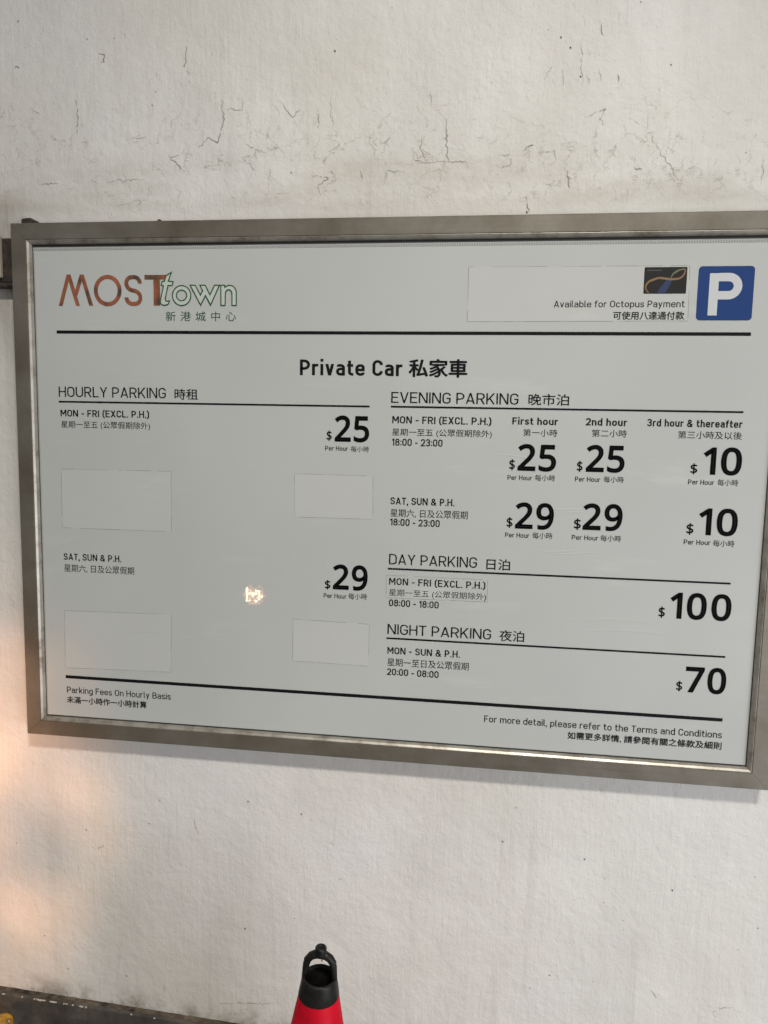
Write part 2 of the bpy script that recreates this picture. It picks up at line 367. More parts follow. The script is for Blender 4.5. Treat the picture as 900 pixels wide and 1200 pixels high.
def glyph(ch, w):
    """-> (width, list of quads) on a 1-unit cap height"""
    h = w / 2; X = 0.73; XT = X - h; T = 1 - h; B = h; L = h; Q = []
    def P(pts, r=0.0, c=False): Q.extend(ribbon(fillet(pts, r, c), w, c))
    def Dg(x0, y0, x1, y1):
        hw = min(h / max(0.3, abs(y1 - y0) / math.hypot(x1 - x0, y1 - y0)), w)
        Q.append([Vector((x0 - hw, y0)), Vector((x0 + hw, y0)), Vector((x1 + hw, y1)), Vector((x1 - hw, y1))])
    V = lambda x, a, b: P([(x, a), (x, b)])
    Hb = lambda y, a, b: P([(a, y), (b, y)])
    if ch == ' ': return 0.20, Q
    W = {'A': .66, 'B': .6, 'C': .58, 'D': .62, 'E': .54, 'F': .52, 'G': .6, 'H': .62, 'I': w, 'K': .62, 'L': .5, 'M': .76, 'N': .65, 'O': .62, 'P': .58, 'R': .6,
         'S': .58, 'T': .56, 'U': .62, 'V': .64, 'X': .64, 'Y': .62, '&': .7, '(': .26, ')': .26, '.': w, ',': w, ':': w, '-': .34, '0': .56, '1': .34, '2': .55, '3': .56, '8': .58,
         'a': .5, 'b': .52, 'c': .48, 'd': .52, 'e': .52, 'f': .36, 'g': .52, 'h': .51, 'i': w, 'k': .5, 'l': .22, 'm': .82, 'n': .51, 'o': .53, 'p': .52, 'r': .36,
         's': .46, 't': .36, 'u': .51, 'v': .5, 'y': .5}[ch]
    R = W - h; M = W / 2
    if ch == 'A': Dg(h * 1.06, 0, M, 1); Dg(W - h * 1.06, 0, M, 1); Hb(.27, .14, W - .14)
    elif ch == 'B': V(L, 0, 1); P([(L, T), (R - .03, T), (R - .03, .53), (L, .53)], .2); P([(L, .53), (R, .53), (R, B), (L, B)], .22)
    elif ch == 'C': P([(R, .69), (R, T), (L, T), (L, B), (R, B), (R, .31)], .26)
    elif ch == 'D': P([(L, B), (R, B), (R, T), (L, T)], [0, .27, .27, 0], True)
    elif ch == 'E': V(L, 0, 1); Hb(B, L, W); Hb(T, L, W); Hb(.52, L, W - .06)
    elif ch == 'F': V(L, 0, 1); Hb(T, L, W); Hb(.5, L, W - .06)
    elif ch == 'G': P([(R, .72), (R, T), (L, T), (L, B), (R, B), (R, .48), (M, .48)], [0, .26, .26, .26, .26, 0, 0])
    elif ch == 'H': V(L, 0, 1); V(R, 0, 1); Hb(.52, L, R)
    elif ch == 'I': V(L, 0, 1)
    elif ch == 'K': V(L, 0, 1); Dg(L + .03, .34, W - h * 1.3, 1); Dg(.27, .52, W - h * 1.2, 0)
    elif ch == 'L': V(L, 0, 1); Hb(B, L, W)
    elif ch == 'M': V(L, 0, 1); V(R, 0, 1); Dg(L + h * .3, 1, M, .3); Dg(R - h * .3, 1, M, .3)
    elif ch == 'N': V(L, 0, 1); V(R, 0, 1); Dg(L + h * .3, 1, R - h * .3, 0)
    elif ch in 'O0': P([(L, B), (R, B), (R, T), (L, T)], .27, True)
    elif ch == 'P': V(L, 0, 1); P([(L, T), (R, T), (R, .43), (L, .43)], .25)
    elif ch == 'R': V(L, 0, 1); P([(L, T), (R, T), (R, .46), (L, .46)], .25); Dg(.32, .47, W - h, 0)
    elif ch == 'S': P([(R, .72), (R, T), (L, T), (L, .54), (R, .49), (R, B), (L, B), (L, .28)], .21)
    elif ch == 'T': V(M, 0, 1); Hb(T, 0, W)
    elif ch == 'U': P([(L, 1), (L, B), (R, B), (R, 1)], .27)
    elif ch == 'V': Dg(h * 1.06, 1, M, 0); Dg(W - h * 1.06, 1, M, 0)
    elif ch == 'X': Dg(h * 1.2, 1, W - h * 1.2, 0); Dg(h * 1.2, 0, W - h * 1.2, 1)
    elif ch == 'Y': Dg(h * 1.1, 1, M, .40); Dg(W - h * 1.1, 1, M, .40); V(M, 0, .45)
    elif ch == '&': Dg(W - h * 1.2, 0, .17, .72); P([(.17, .70), (.15, T), (.46, T), (.45, .62), (L, .40), (L, B), (.46, B), (.60, .44)], [0, .14, .14, .1, .17, .2, .2, 0])
    elif ch == '(': P([(W, 1.06), (L, .8), (L, .12), (W, -.14)], .4)
    elif ch == ')': P([(0, 1.06), (R, .8), (R, .12), (0, -.14)], .4)
    elif ch == '.': V(L, 0, w * 1.1)
    elif ch == ',': V(L, 0, w * 1.1); Dg(L, .02, L - h * .6, -.16)
    elif ch == ':': V(L, .06, .06 + w * 1.1); V(L, .56, .56 + w * 1.1)
    elif ch == '-': Hb(.42, 0, W)
    elif ch == '1': V(R, 0, 1); P([(h * .5, .76), (R, T - .02)])
    elif ch == '2': P([(L, .72), (L, T), (R, T), (R, .56), (L + .02, B)], [0, .22, .22, .14, 0]); Hb(B, 0, W)
    elif ch == '3': P([(L, .74), (L, T), (R - .01, T), (R - .01, .54), (.2, .54)], .21); P([(.2, .54), (R, .54), (R, B), (L, B), (L, .26)], .22)
    elif ch == '8': P([(L + .02, .54), (R - .02, .54), (R - .02, T), (L + .02, T)], .2, True); P([(L, B), (R, B), (R, .54), (L, .54)], .22, True)
    elif ch == 'a': P([(L + .02, .56), (L + .02, XT), (R, XT), (R, 0)], .17); P([(R, .42), (L, .42), (L, B), (R, B)], .15)
    elif ch == 'b': V(L, 0, 1.02); P([(L, B), (R, B), (R, XT), (L, XT)], .21, True)
    elif ch == 'c': P([(R, .52), (R, XT), (L, XT), (L, B), (R, B), (R, .22)], .21)
    elif ch == 'd': V(R, 0, 1.02); P([(L, B), (R, B), (R, XT), (L, XT)], .21, True)
    elif ch == 'e': P([(L, .37), (R, .37), (R, XT), (L, XT), (L, B), (R, B), (R, .2)], [0, 0, .21, .21, .21, .21, 0])
    elif ch == 'f': P([(.14, 0), (.14, T + .02), (W, T + .02)], .15); Hb(XT, 0, W - .03)
    elif ch == 'g': P([(L, B), (R, B), (R, XT), (L, XT)], .21, True); P([(R, X), (R, -.24 + h), (L + .02, -.24 + h), (L + .02, -.1)], .18)
    elif ch == 'h': V(L, 0, 1.02); P([(L, XT), (R, XT), (R, 0)], .2)
    elif ch == 'i': V(L, 0, X); V(L, .87, .87 + max(w, .1) * 1.1)
    elif ch == 'k': V(L, 0, 1.02); Dg(L + .03, .24, W - h * 1.3, X); Dg(.22, .40, W - h * 1.2, 0)
    elif ch == 'l': P([(L, 1.02), (L, B), (W, B)], .12)
    elif ch == 'm': V(L, 0, X); P([(L, XT), (M, XT), (M, 0)], .16); P([(M, XT), (R, XT), (R, 0)], .16)
    elif ch == 'n': V(L, 0, X); P([(L, XT), (R, XT), (R, 0)], .2)
    elif ch == 'o': P([(L, B), (R, B), (R, XT), (L, XT)], .21, True)
    elif ch == 'p': V(L, -.25, X); P([(L, B), (R, B), (R, XT), (L, XT)], .21, True)
    elif ch == 'r': V(L, 0, X); P([(L, .45), (L + .02, XT), (W, XT)], .17)
    elif ch == 's': P([(R, .54), (R, XT), (L, XT), (L, .385), (R, .345), (R, B), (L, B), (L, .19)], .14)
    elif ch == 't': P([(.14, .95), (.14, B), (W, B)], .15); Hb(XT, 0, W - .02)
    elif ch == 'u': V(R, 0, X); P([(L, X), (L, B), (R, B)], .2)
    elif ch == 'v': Dg(h * 1.06, X, M, 0); Dg(W - h * 1.06, X, M, 0)
    elif ch == 'y': Dg(h * 1.06, X, M, 0); Dg(W - h * 1.06, X, .13, -.24)
    return W, Q
def lettering(name, text, x0, x1, z, cap, weight, m, parent, y=-0.0005):
    gap = 0.085 + weight * 0.18; pen = 0; quads = []
    for i, ch in enumerate(text):
        W, q = glyph(ch, weight)
        quads += [[Vector((p.x + pen, p.y)) for p in s] for s in q]
        pen += W + (gap if i < len(text) - 1 else 0)
    sx = (x1 - x0) / pen; bm = bmesh.new()
    for i, s in enumerate(quads): plate(bm, [(x0 + p.x * sx, z + p.y * cap) for p in s], y - (i % 7) * 0.00001)
    return obj(name, bm, m, parent)
def curve_mesh(cu):
    o = bpy.data.objects.new('tmp', cu); COL.objects.link(o)
    dg = bpy.context.evaluated_depsgraph_get()
    me = bpy.data.meshes.new_from_object(o.evaluated_get(dg))
    bpy.data.objects.remove(o); bpy.data.curves.remove(cu)
    return me
def fit(bm, x0, x1, z0, z1, y):
    """text mesh lying in xy -> the sign's xz plane, stretched to the measured box"""
    xs = [v.co.x for v in bm.verts]; ys = [v.co.y for v in bm.verts]
    ax, bx, ay, by = min(xs), max(xs), min(ys), max(ys)
    for v in bm.verts:
        v.co = Vector((x0 + (v.co.x - ax) / (bx - ax) * (x1 - x0), y, z0 + (v.co.y - ay) / (by - ay) * (z1 - z0)))
    bm.normal_update()
    for fc in bm.faces:
        if fc.normal.y > 0: fc.normal_flip()
CJK_CACHE = {}
def hanzi(name, text, x0, x1, z, hgt, bold, m, parent, space=1.0, y=-0.0005):
    key = (text, space)
    if key not in CJK_CACHE:
        cu = bpy.data.curves.new('tmp', 'FONT'); cu.body = text; cu.space_character = space; cu.resolution_u = 3
        CJK_CACHE[key] = curve_mesh(cu)
    bm = bmesh.new(); z0, z1 = z, z + hgt
    shifts = [(0, 0)] if not bold else [(-bold, 0), (bold, 0), (0, bold * .7), (0, -bold * .7)]
    for i, (dx, dz) in enumerate(shifts):
        b2 = bmesh.new(); b2.from_mesh(CJK_CACHE[key]); fit(b2, x0 + dx, x1 + dx, z0 + dz, z1 + dz, y - i * 0.00002)
        me = bpy.data.meshes.new('tmp'); b2.to_mesh(me); b2.free(); bm.from_mesh(me); bpy.data.meshes.remove(me)
    return obj(name, bm, m, parent)
def figures(name, text, x0, x1, z, cap, fat, m, parent, gap, y=-0.0005):
    """heavy humanist figures: bezier outlines, filled, then fattened by a band along the outline"""
    cu = bpy.data.curves.new('tmp', 'CURVE'); cu.dimensions = '2D'; cu.fill_mode = 'BOTH'; cu.resolution_u = 6
    pen = 0.0; loops = []
    for ch in text:
        px = [q[2] for s in DIGIT[ch] for q in s]; lo = min(px) / 1000 - fat; hi = max(px) / 1000 + fat
        for s in DIGIT[ch]:
            B4 = [[Vector((q[i] / 1000 - lo + pen, q[i + 1] / 1000)) for i in (0, 2, 4)] for q in s]
            sp = cu.splines.new('BEZIER'); sp.bezier_points.add(len(s) - 1); sp.use_cyclic_u = True; lp = []
            for k, (bp, (hl, c, hr)) in enumerate(zip(sp.bezier_points, B4)):
                bp.handle_left_type = bp.handle_right_type = 'FREE'
                bp.handle_left = (*hl, 0); bp.co = (*c, 0); bp.handle_right = (*hr, 0)
                nl, nc, _ = B4[(k + 1) % len(B4)]
                straight = abs((nc - c).normalized().cross((hr - c).normalized() if (hr - c).length > 1e-6 else (nc - c).normalized())) < .02 if (nc - c).length > 1e-6 else True
                for j in range(1 if straight else 6):
                    t = j / 6; p = c * (1 - t) ** 3 + hr * 3 * t * (1 - t) ** 2 + nl * 3 * t * t * (1 - t) + nc * t ** 3
                    if not lp or (p - lp[-1]).length > 1e-4: lp.append(p)
            loops.append(lp)
        pen += hi - lo + gap
    me = curve_mesh(cu); bm = bmesh.new(); bm.from_mesh(me); bpy.data.meshes.remove(me)
    for v in bm.verts: v.co.z = 0
    for i, lp in enumerate(loops):
        for q in ribbon(lp, 2 * fat, True): bm.faces.new([bm.verts.new((p.x, p.y, 0)) for p in q])
    fit(bm, x0, x1, z, z + cap, y)
    return obj(name, bm, m, parent)

# ------------------------------------------------------------------ measured layout of the sign and wall, in metres
YPOST = (-.946, -.050); YTOP = .272
TEXT=[
('H', 'Private Car', -0.3348, -0.145, 1.5998, 0.0283),
('L', 'HOURLY PARKING', -0.8111, -0.5943, 1.5537, 0.02),
('M', 'MON - FRI (EXCL. P.H.)', -0.8085, -0.6281, 1.5162, 0.013),
('L', 'EVENING PARKING', -0.1643, 0.064, 1.5518, 0.0192),
('M', 'MON - FRI (EXCL. P.H.)', -0.1615, 0.0176, 1.5149, 0.0127),
('M', '18:00 - 23:00', -0.1617, -0.0688, 1.4742, 0.0128),
('B', 'First hour', 0.0547, 0.1345, 1.5167, 0.0126),
('B', '2nd hour', 0.1827, 0.2533, 1.5174, 0.0126),
('B', '3rd hour & thereafter', 0.2874, 0.4453, 1.5179, 0.0129),
('P', '25', 0.0668, 0.1345, 1.4341, 0.0489),
('P', '25', 0.1865, 0.2528, 1.4352, 0.0485),
('P', '10', 0.3847, 0.449, 1.4358, 0.0483),
('P', '25', -0.2681, -0.2037, 1.479, 0.0493),
('P', '29', 0.0665, 0.1348, 1.3291, 0.0486),
('P', '29', 0.1858, 0.2544, 1.3312, 0.0469),
('P', '10', 0.3839, 0.4494, 1.3294, 0.0499),
('P', '29', -0.2681, -0.2017, 1.201, 0.0466),
('P', '100', 0.3445, 0.4491, 1.1774, 0.0479),
('P', '70', 0.3793, 0.4493, 1.0433, 0.0485),
('D', '$', 0.0524, 0.0624, 1.4346, 0.0202),
('D', '$', 0.1711, 0.181, 1.435, 0.0197),
('D', '$', 0.3647, 0.376, 1.436, 0.019),
('D', '$', -0.2832, -0.2737, 1.4802, 0.0192),
('D', '$', 0.0514, 0.0621, 1.3302, 0.0195),
('D', '$', 0.1709, 0.1827, 1.3308, 0.0208),
('D', '$', 0.3644, 0.3762, 1.3294, 0.0207),
('D', '$', -0.2834, -0.2726, 1.2003, 0.0182),
('D', '$', 0.3261, 0.3367, 1.1776, 0.0207),
('D', '$', 0.3643, 0.3749, 1.0444, 0.019),
('S', 'Per Hour', 0.05, 0.0933, 1.4175, 0.0086),
('S', 'Per Hour', 0.1689, 0.2126, 1.418, 0.009),
('S', 'Per Hour', 0.3621, 0.4056, 1.4183, 0.0084),
('S', 'Per Hour', -0.2856, -0.2429, 1.4625, 0.0077),
('S', 'Per Hour', 0.0496, 0.093, 1.3131, 0.0085),
('S', 'Per Hour', 0.1681, 0.2143, 1.313, 0.0084),
('S', 'Per Hour', 0.3614, 0.4063, 1.3122, 0.0081),
('S', 'Per Hour', -0.2855, -0.2413, 1.1842, 0.0086),
('M', 'SAT, SUN & P.H.', -0.81, -0.69, 1.2349, 0.013),
('M', 'SAT, SUN & P.H.', -0.1618, -0.0441, 1.3663, 0.0119),
('M', '18:00 - 23:00', -0.1618, -0.0697, 1.3268, 0.0121),
('L', 'DAY PARKING', -0.162, 0.0005, 1.2538, 0.0193),
('M', 'MON - FRI (EXCL. P.H.)', -0.1612, 0.0173, 1.2151, 0.013),
('M', '08:00 - 18:00', -0.1604, -0.0674, 1.1743, 0.0127),
('L', 'NIGHT PARKING', -0.1623, 0.0309, 1.1205, 0.0197),
('M', 'MON - SUN & P.H.', -0.1616, -0.0254, 1.0825, 0.0129),
('M', '20:00 - 08:00', -0.1615, -0.0637, 1.0411, 0.013),
('N', 'Parking Fees On Hourly Basis', -0.811, -0.5916, 0.963, 0.0127),
('N', 'For more detail, please refer to the Terms and Conditions', 0.0238, 0.4486, 0.9619, 0.0128),
('N', 'Available for Octopus Payment', 0.1184, 0.3375, 1.7211, 0.0108)]
CJK=[
('b', '私家車', -0.1326, -0.0287, 1.5987, 0.0316),
('m', '時租', -0.5769, -0.5312, 1.5518, 0.0201),
('m', '晚市泊', 0.0817, 0.1519, 1.5513, 0.02),
('r', '星期一至五 (公眾假期除外)', -0.8078, -0.6266, 1.4925, 0.0155),
('r', '星期一至五 (公眾假期除外)', -0.1613, 0.0192, 1.4906, 0.0152),
('r', '第一小時', 0.0746, 0.1344, 1.4963, 0.013),
('r', '第二小時', 0.1939, 0.2537, 1.4975, 0.0132),
('r', '第三小時及以後', 0.3401, 0.446, 1.4977, 0.0133),
('s', '每小時', 0.0985, 0.1339, 1.4168, 0.0113),
('s', '每小時', 0.2184, 0.253, 1.4174, 0.0112),
('s', '每小時', 0.411, 0.4452, 1.4173, 0.0113),
('s', '每小時', -0.2377, -0.2034, 1.4609, 0.011),
('s', '每小時', 0.0984, 0.1338, 1.3121, 0.0118),
('s', '每小時', 0.2181, 0.2539, 1.312, 0.0114),
('s', '每小時', 0.4106, 0.4462, 1.3104, 0.0115),
('s', '每小時', -0.2377, -0.2025, 1.1836, 0.0118),
('r', '星期六, 日及公眾假期', -0.8098, -0.6637, 1.2106, 0.0156),
('r', '星期六, 日及公眾假期', -0.1613, -0.0191, 1.3426, 0.0152),
('m', '日泊', 0.018, 0.0605, 1.2515, 0.0203),
('r', '星期一至五 (公眾假期除外)', -0.1608, 0.0193, 1.1923, 0.015),
('m', '夜泊', 0.0464, 0.0911, 1.1191, 0.0206),
('r', '星期一至日及公眾假期', -0.1611, -0.0082, 1.0588, 0.0153),
('k', '未滿一小時作一小時計算', -0.8116, -0.6422, 0.9417, 0.014),
('k', '如需更多詳情, 請參閱有關之條款及細則', 0.1777, 0.449, 0.9401, 0.0143),
('k', '可使用八達通付款', 0.22, 0.3379, 1.7002, 0.0136),
('g', '新港城中心', -0.5927, -0.4565, 1.6968, 0.0178)]
LOGO={'M1': [(-0.8056, 1.7255), (-0.7845, 1.7848), (-0.7635, 1.7254)], 'M2': [(-0.7685, 1.7465), (-0.7586, 1.7846), (-0.7365, 1.7253)], 'O': [(-0.7344, 1.7817), (-0.6791, 1.7242)], 'S': [(-0.6732, 1.7813), (-0.6382, 1.7246)], 'T': [(-0.6335, 1.781), (-0.5845, 1.7807), (-0.5846, 1.7725), (-0.616, 1.7245), (-0.6031, 1.7245)], 't': [(-0.5807, 1.7854), (-0.5867, 1.7694), (-0.5769, 1.7685), (-0.5796, 1.7617), (-0.5874, 1.7617), (-0.5933, 1.7369), (-0.5916, 1.7328), (-0.5849, 1.7338), (-0.5867, 1.7276), (-0.5963, 1.7253), (-0.6023, 1.7287), (-0.6029, 1.7328), (-0.5963, 1.7612), (-0.6003, 1.7618), (-0.5987, 1.769), (-0.5942, 1.7694), (-0.591, 1.7793)], 'o': [(-0.579, 1.7617), (-0.543, 1.7252), (-0.5713, 1.7534), (-0.5511, 1.7339)], 'w': [(-0.5443, 1.7619), (-0.5243, 1.726), (-0.5149, 1.7435), (-0.5052, 1.726), (-0.4879, 1.7617), (-0.4973, 1.7617), (-0.5062, 1.7443), (-0.5153, 1.7618), (-0.5253, 1.7618), (-0.5201, 1.7518), (-0.5248, 1.744), (-0.5344, 1.7619)], 'n': [(-0.4851, 1.7616), (-0.4781, 1.7616), (-0.4775, 1.7581), (-0.4694, 1.7622), (-0.4596, 1.7591), (-0.4558, 1.7509), (-0.4558, 1.7253), (-0.4641, 1.7253), (-0.464, 1.7489), (-0.4673, 1.7536), (-0.4727, 1.7536), (-0.4766, 1.7489), (-0.4772, 1.7253), (-0.4852, 1.7254)]}
DIGIT={'1':[[(285,191,285,0,262,0),(239,0,216,0,216,133),(216,267,216,400,216,416),(216,429,216,439,216,450),(217,460,217,470,218,479),(218,489,219,499,210,490),(203,483,196,477,189,471),(180,464,169,455,149,438),(129,422,108,405,96,421),(84,437,71,452,123,492),(175,532,226,573,246,573),(265,573,285,573,285,382)]],'2':[[(417,21,417,0,291,0),(165,0,38,0,38,20),(38,39,38,59,88,109),(138,160,188,210,217,239),(242,265,261,287,281,310),(296,332,306,353,316,375),(322,399,322,424,322,456),(312,480,294,496,275,512),(250,520,221,520,193,520),(168,516,147,506,126,496),(105,483,83,466,70,482),(57,497,45,513,60,526),(76,538,94,548,112,558),(132,566,153,572,174,578),(196,581,221,581,256,581),(287,574,313,562,338,550),(358,532,372,510,387,487),(394,460,394,428,394,398),(388,370,375,344,363,318),(346,292,324,267,302,241),(276,214,247,185,207,146),(167,107,128,67,128,66),(128,65,128,64,224,64),(321,64,417,64,417,43)]],'5':[[(202,351,221,351,260,351),(294,345,322,331,351,318),(374,299,389,274,405,249),(413,219,413,183,413,143),(404,109,387,81,370,52),(346,30,314,15,282,0),(244,-8,199,-8,169,-8),(142,-5,116,0,90,5),(68,13,51,23,51,45),(51,68,51,90,70,78),(93,69,121,62,148,55),(175,52,200,52,228,52),(253,57,274,65,295,74),(311,88,323,106,335,125),(341,148,341,176,341,213),(329,242,306,262,283,282),(247,292,197,292,182,292),(165,291,146,288,127,285),(111,283,99,280,88,287),(76,295,64,302,71,392),(79,482,86,573,182,573),(277,573,373,573,373,551),(373,530,373,508,297,508),(222,508,146,508,141,453),(137,398,132,342,141,344),(154,346,169,348,185,350)]],'7':[[(135,0,109,0,187,169),(266,339,344,508,241,508),(138,508,35,508,35,530),(35,551,35,573,163,573),(291,573,419,573,419,554),(419,536,419,518,342,345),(264,173,187,0,161,0)]],'9':[[(417,371,417,328,417,295),(415,263,410,231,406,198),(398,168,387,139,375,111),(360,85,340,63,320,41),(295,23,265,11,234,-2),(197,-8,154,-8,143,-8),(131,-7,117,-6,103,-5),(91,-3,82,0,82,20),(82,40,82,60,91,57),(103,54,115,53,128,51),(141,50,152,50,190,50),(221,56,245,68,269,80),(289,97,303,118,318,139),(328,164,334,192,341,220),(345,250,346,281,344,281),(342,281,341,281,333,268),(323,257,310,247,298,237),(283,229,266,223,248,217),(228,214,204,214,172,214),(143,221,118,235,93,248),(74,268,61,294,47,319),(40,350,40,387,40,427),(48,462,63,491,78,520),(99,542,127,557,154,573),(186,581,223,581,250,581),(276,575,299,565,323,555),(343,539,361,518,379,497),(392,471,402,439,412,408)],[(243,521,223,521,190,521),(163,510,142,488,120,466),(110,433,110,388,110,351),(119,322,137,301,155,280),(182,269,220,269,245,269),(268,275,286,285,305,296),(320,309,330,325,340,341),(346,357,346,374,346,392),(343,409,338,426,333,444),(325,460,315,474,305,488),(292,500,277,508,261,517)]],'0':[[(419,349,419,287,419,241),(416,199,409,163,402,126),(391,96,376,70,360,45),(341,25,316,12,292,-1),(263,-8,229,-8,186,-8),(150,4,122,27,94,51),(73,85,60,129,46,173),(39,226,39,287,39,349),(46,402,58,446,71,490),(91,523,119,547,146,570),(183,581,229,581,271,581),(307,570,335,547,364,523),(385,490,399,446,412,402)],[(110,339,110,287,110,235),(114,191,121,156,129,122),(142,96,159,78,177,61),(200,52,229,52,257,52),(281,61,298,78,315,95),(328,121,336,156,344,191),(348,235,348,287,348,339),(344,383,336,417,328,452),(315,478,298,495,281,513),(257,521,229,521,200,521),(177,513,159,495,142,478),(129,452,121,417,114,383)]],'$':[[(203,11,203,39,173,40),(145,42,117,47,89,51),(67,58,50,66,50,88),(50,111,50,134,68,125),(91,118,119,111,148,105),(176,102,203,101,203,155),(203,209,203,263,168,273),(139,284,116,296,94,309),(77,324,66,342,55,361),(50,382,50,407,50,434),(56,456,69,475,81,493),(99,508,122,519,145,530),(172,536,203,538,203,562),(203,585,203,609,220,609),(237,609,254,609,254,585),(254,562,254,539,283,538),(308,535,332,530,355,524),(376,517,395,509,388,489),(381,470,374,450,357,457),(338,463,317,468,297,473),(276,476,254,478,254,424),(254,370,254,317,289,307),(319,296,342,284,366,273),(384,259,396,242,408,225),(414,203,414,176,414,139),(400,109,372,85,344,62),(305,48,254,43,254,13),(254,-17,254,-47,237,-47),(220,-47,203,-47,203,-18)],[(254,152,254,105,286,108),(309,116,323,127,338,139),(345,153,345,172,345,185),(342,196,337,205,331,214),(322,221,309,228,296,234),(278,240,254,246,254,199)],[(203,429,203,476,184,475),(168,472,156,466,143,461),(134,453,128,444,122,435),(119,425,119,413,119,399),(121,387,126,377,131,367),(140,359,152,352,165,346),(182,340,203,334,203,382)]],'P':[[(179,573,229,573,304,573),(359,558,393,528,427,499),(444,458,444,404,444,381),(440,358,433,336,425,315),(412,295,395,278,377,261),(353,248,324,238,295,228),(258,223,216,223,194,223),(172,223,150,223,150,149),(150,74,150,0,126,0),(102,0,78,0,78,191),(78,382,78,573,128,573)],[(274,511,223,511,199,511),(174,511,150,511,150,435),(150,360,150,285,169,285),(188,285,208,285,244,285),(274,289,298,296,322,304),(340,316,352,334,364,351),(370,373,370,401,370,438),(358,465,334,484,311,502)]]}
CRACKS=[[(-0.558,2.1949),(-0.5607,2.1619),(-0.5624,2.1561)],[(-0.5592,2.1545),(-0.552,2.1283)],[(-0.6176,2.1494),(-0.6153,2.1359)],[(-0.7736,2.1162),(-0.7737,2.0797),(-0.7731,2.0414)],[(-0.7278,2.1874),(-0.7169,2.1847),(-0.718,2.1721),(-0.7248,2.1708)],[(-0.8959,2.1679),(-0.8915,2.1708),(-0.8872,2.1691)],[(-0.9309,2.077),(-0.9197,2.0937),(-0.9141,2.1027)],[(-0.9122,2.1073),(-0.9006,2.09)],[(-0.8672,2.0965),(-0.8485,2.0836)],[(-0.3828,2.0926),(-0.3588,2.0624),(-0.3447,2.0767)],[(-0.4508,2.1002),(-0.4524,2.0781),(-0.4831,2.0813)],[(-0.4912,2.0964),(-0.4889,2.0555),(-0.4996,2.0221),(-0.5159,2.0323),(-0.5366,2.0156)],[(-0.6695,2.0345),(-0.6359,2.0358)],[(-0.5946,2.0043),(-0.5905,1.9981),(-0.5697,2.0037),(-0.5638,2.0126)],[(-0.5905,1.9981),(-0.5617,1.9731)],[(-0.4468,2.0169),(-0.4048,2.0008)],[(-0.4266,2.0089),(-0.4258,1.9894)],[(-0.3223,1.9615),(-0.2906,1.9548),(-0.3078,1.9448),(-0.306,1.9223)],[(-0.2318,1.9668),(-0.2277,1.9534)],[(-0.4428,1.9853),(-0.429,1.9715)],[(-0.4363,2.0404),(-0.4347,2.0315)],[(-0.3116,2.0755),(-0.3105,2.0425)],[(-0.2876,2.0966),(-0.2838,2.0417)],[(-0.7263,1.9592),(-0.6413,1.9612)],[(-0.8475,1.9564),(-0.8169,1.9573)],[(0.1008,2.1315),(0.0873,2.1091)],[(0.1478,2.1689),(0.1494,2.1192),(0.1526,2.0983)],[(0.1589,2.1154),(0.1631,2.1013)],[(0.18,2.1214),(0.1823,2.1041)],[(0.2108,2.1133),(0.2129,2.1015)],[(0.1177,2.1239),(0.1202,2.0995)],[(0.1587,2.0457),(0.1938,2.0585),(0.184,2.0414),(0.1938,2.0306)],[(0.2669,2.0179),(0.2824,1.9931),(0.2977,1.9717),(0.3247,1.9325)],[(-0.1392,2.0047),(-0.1356,1.9828),(-0.1125,1.9771),(-0.0822,1.9792),(-0.0742,1.963)],[(-0.1213,2.0223),(-0.1246,2.0007),(-0.1126,1.9785)],[(-0.0822,1.9792),(-0.0444,1.9783),(-0.0365,1.9658)],[(-0.0805,2.0499),(-0.0746,1.9776)],[(0.0097,1.9719),(0.0196,1.9644),(0.0364,1.9712),(0.0374,1.9855),(0.0113,1.9883)],[(0.0555,1.9922),(0.0735,2.0024),(0.059,1.9971)],[(0.0851,1.9878),(0.1105,1.9928),(0.1148,1.9764),(0.1005,1.9696)],[(0.1339,1.9581),(0.1388,1.9294)],[(0.0623,1.9166),(0.0708,1.8889)],[(-0.19,2.0134),(-0.1787,2.0225)],[(-0.1886,1.9437),(-0.1829,1.9656),(-0.1543,1.9635)],[(-0.1081,2.0973),(-0.106,2.0722)],[(0.1797,2.1969),(0.1823,2.1729)],[(0.457,1.9711),(0.4565,1.9297)],[(0.2418,1.959),(0.2597,1.9565)],[(-0.7663,0.6159),(-0.7518,0.6287)],[(-0.5078,0.2987),(-0.4523,0.3087),(-0.3882,0.315)],[(-0.5558,0.703),(-0.5469,0.6715)],[(0.3619,0.4396),(0.3732,0.4232)],[(0.4765,0.4053),(0.4873,0.4182),(0.5141,0.4235)]]
DOTS=[(-0.5624,2.1583),(-0.6251,2.0921),(-0.6181,2.1158),(-0.2815,2.1721),(-0.8868,2.2507),(-0.7499,2.213),(-0.6971,2.2121),(-0.3598,1.9661),(0.091,2.1907),(0.1131,2.1773),(0.2425,2.2277),(0.297,2.1257),(0.1296,2.1601),(0.149,2.1123),(0.067,1.8897),(0.4277,1.9801),(-0.9494,0.6145),(-0.6286,0.7379),(-0.4412,0.7515),(-0.3308,0.7342),(-0.6525,0.6849),(-0.3441,0.5095),(-0.4476,0.4754),(-0.841,0.3387),(-0.791,0.658),(-0.7084,0.338),(-0.8928,0.4095),(0.068,0.7144),(0.0913,0.7852),(0.2238,0.6938),(0.2638,0.6092),(0.3012,0.5765),(0.1322,0.4154),(0.1688,0.4471),(0.252,0.4438),(0.5137,0.5414),(0.5455,0.5882),(0.5338,0.6891),(0.2636,0.6588),(0.3882,0.6475)]

# ------------------------------------------------------------------ large structure
KS = 0.035                                     # the ramp falls 2 degrees to the right
def kerb_top(x): return 0.279 - KS * (x + 1.0)
def floor_z(x): return -0.008 - KS * x

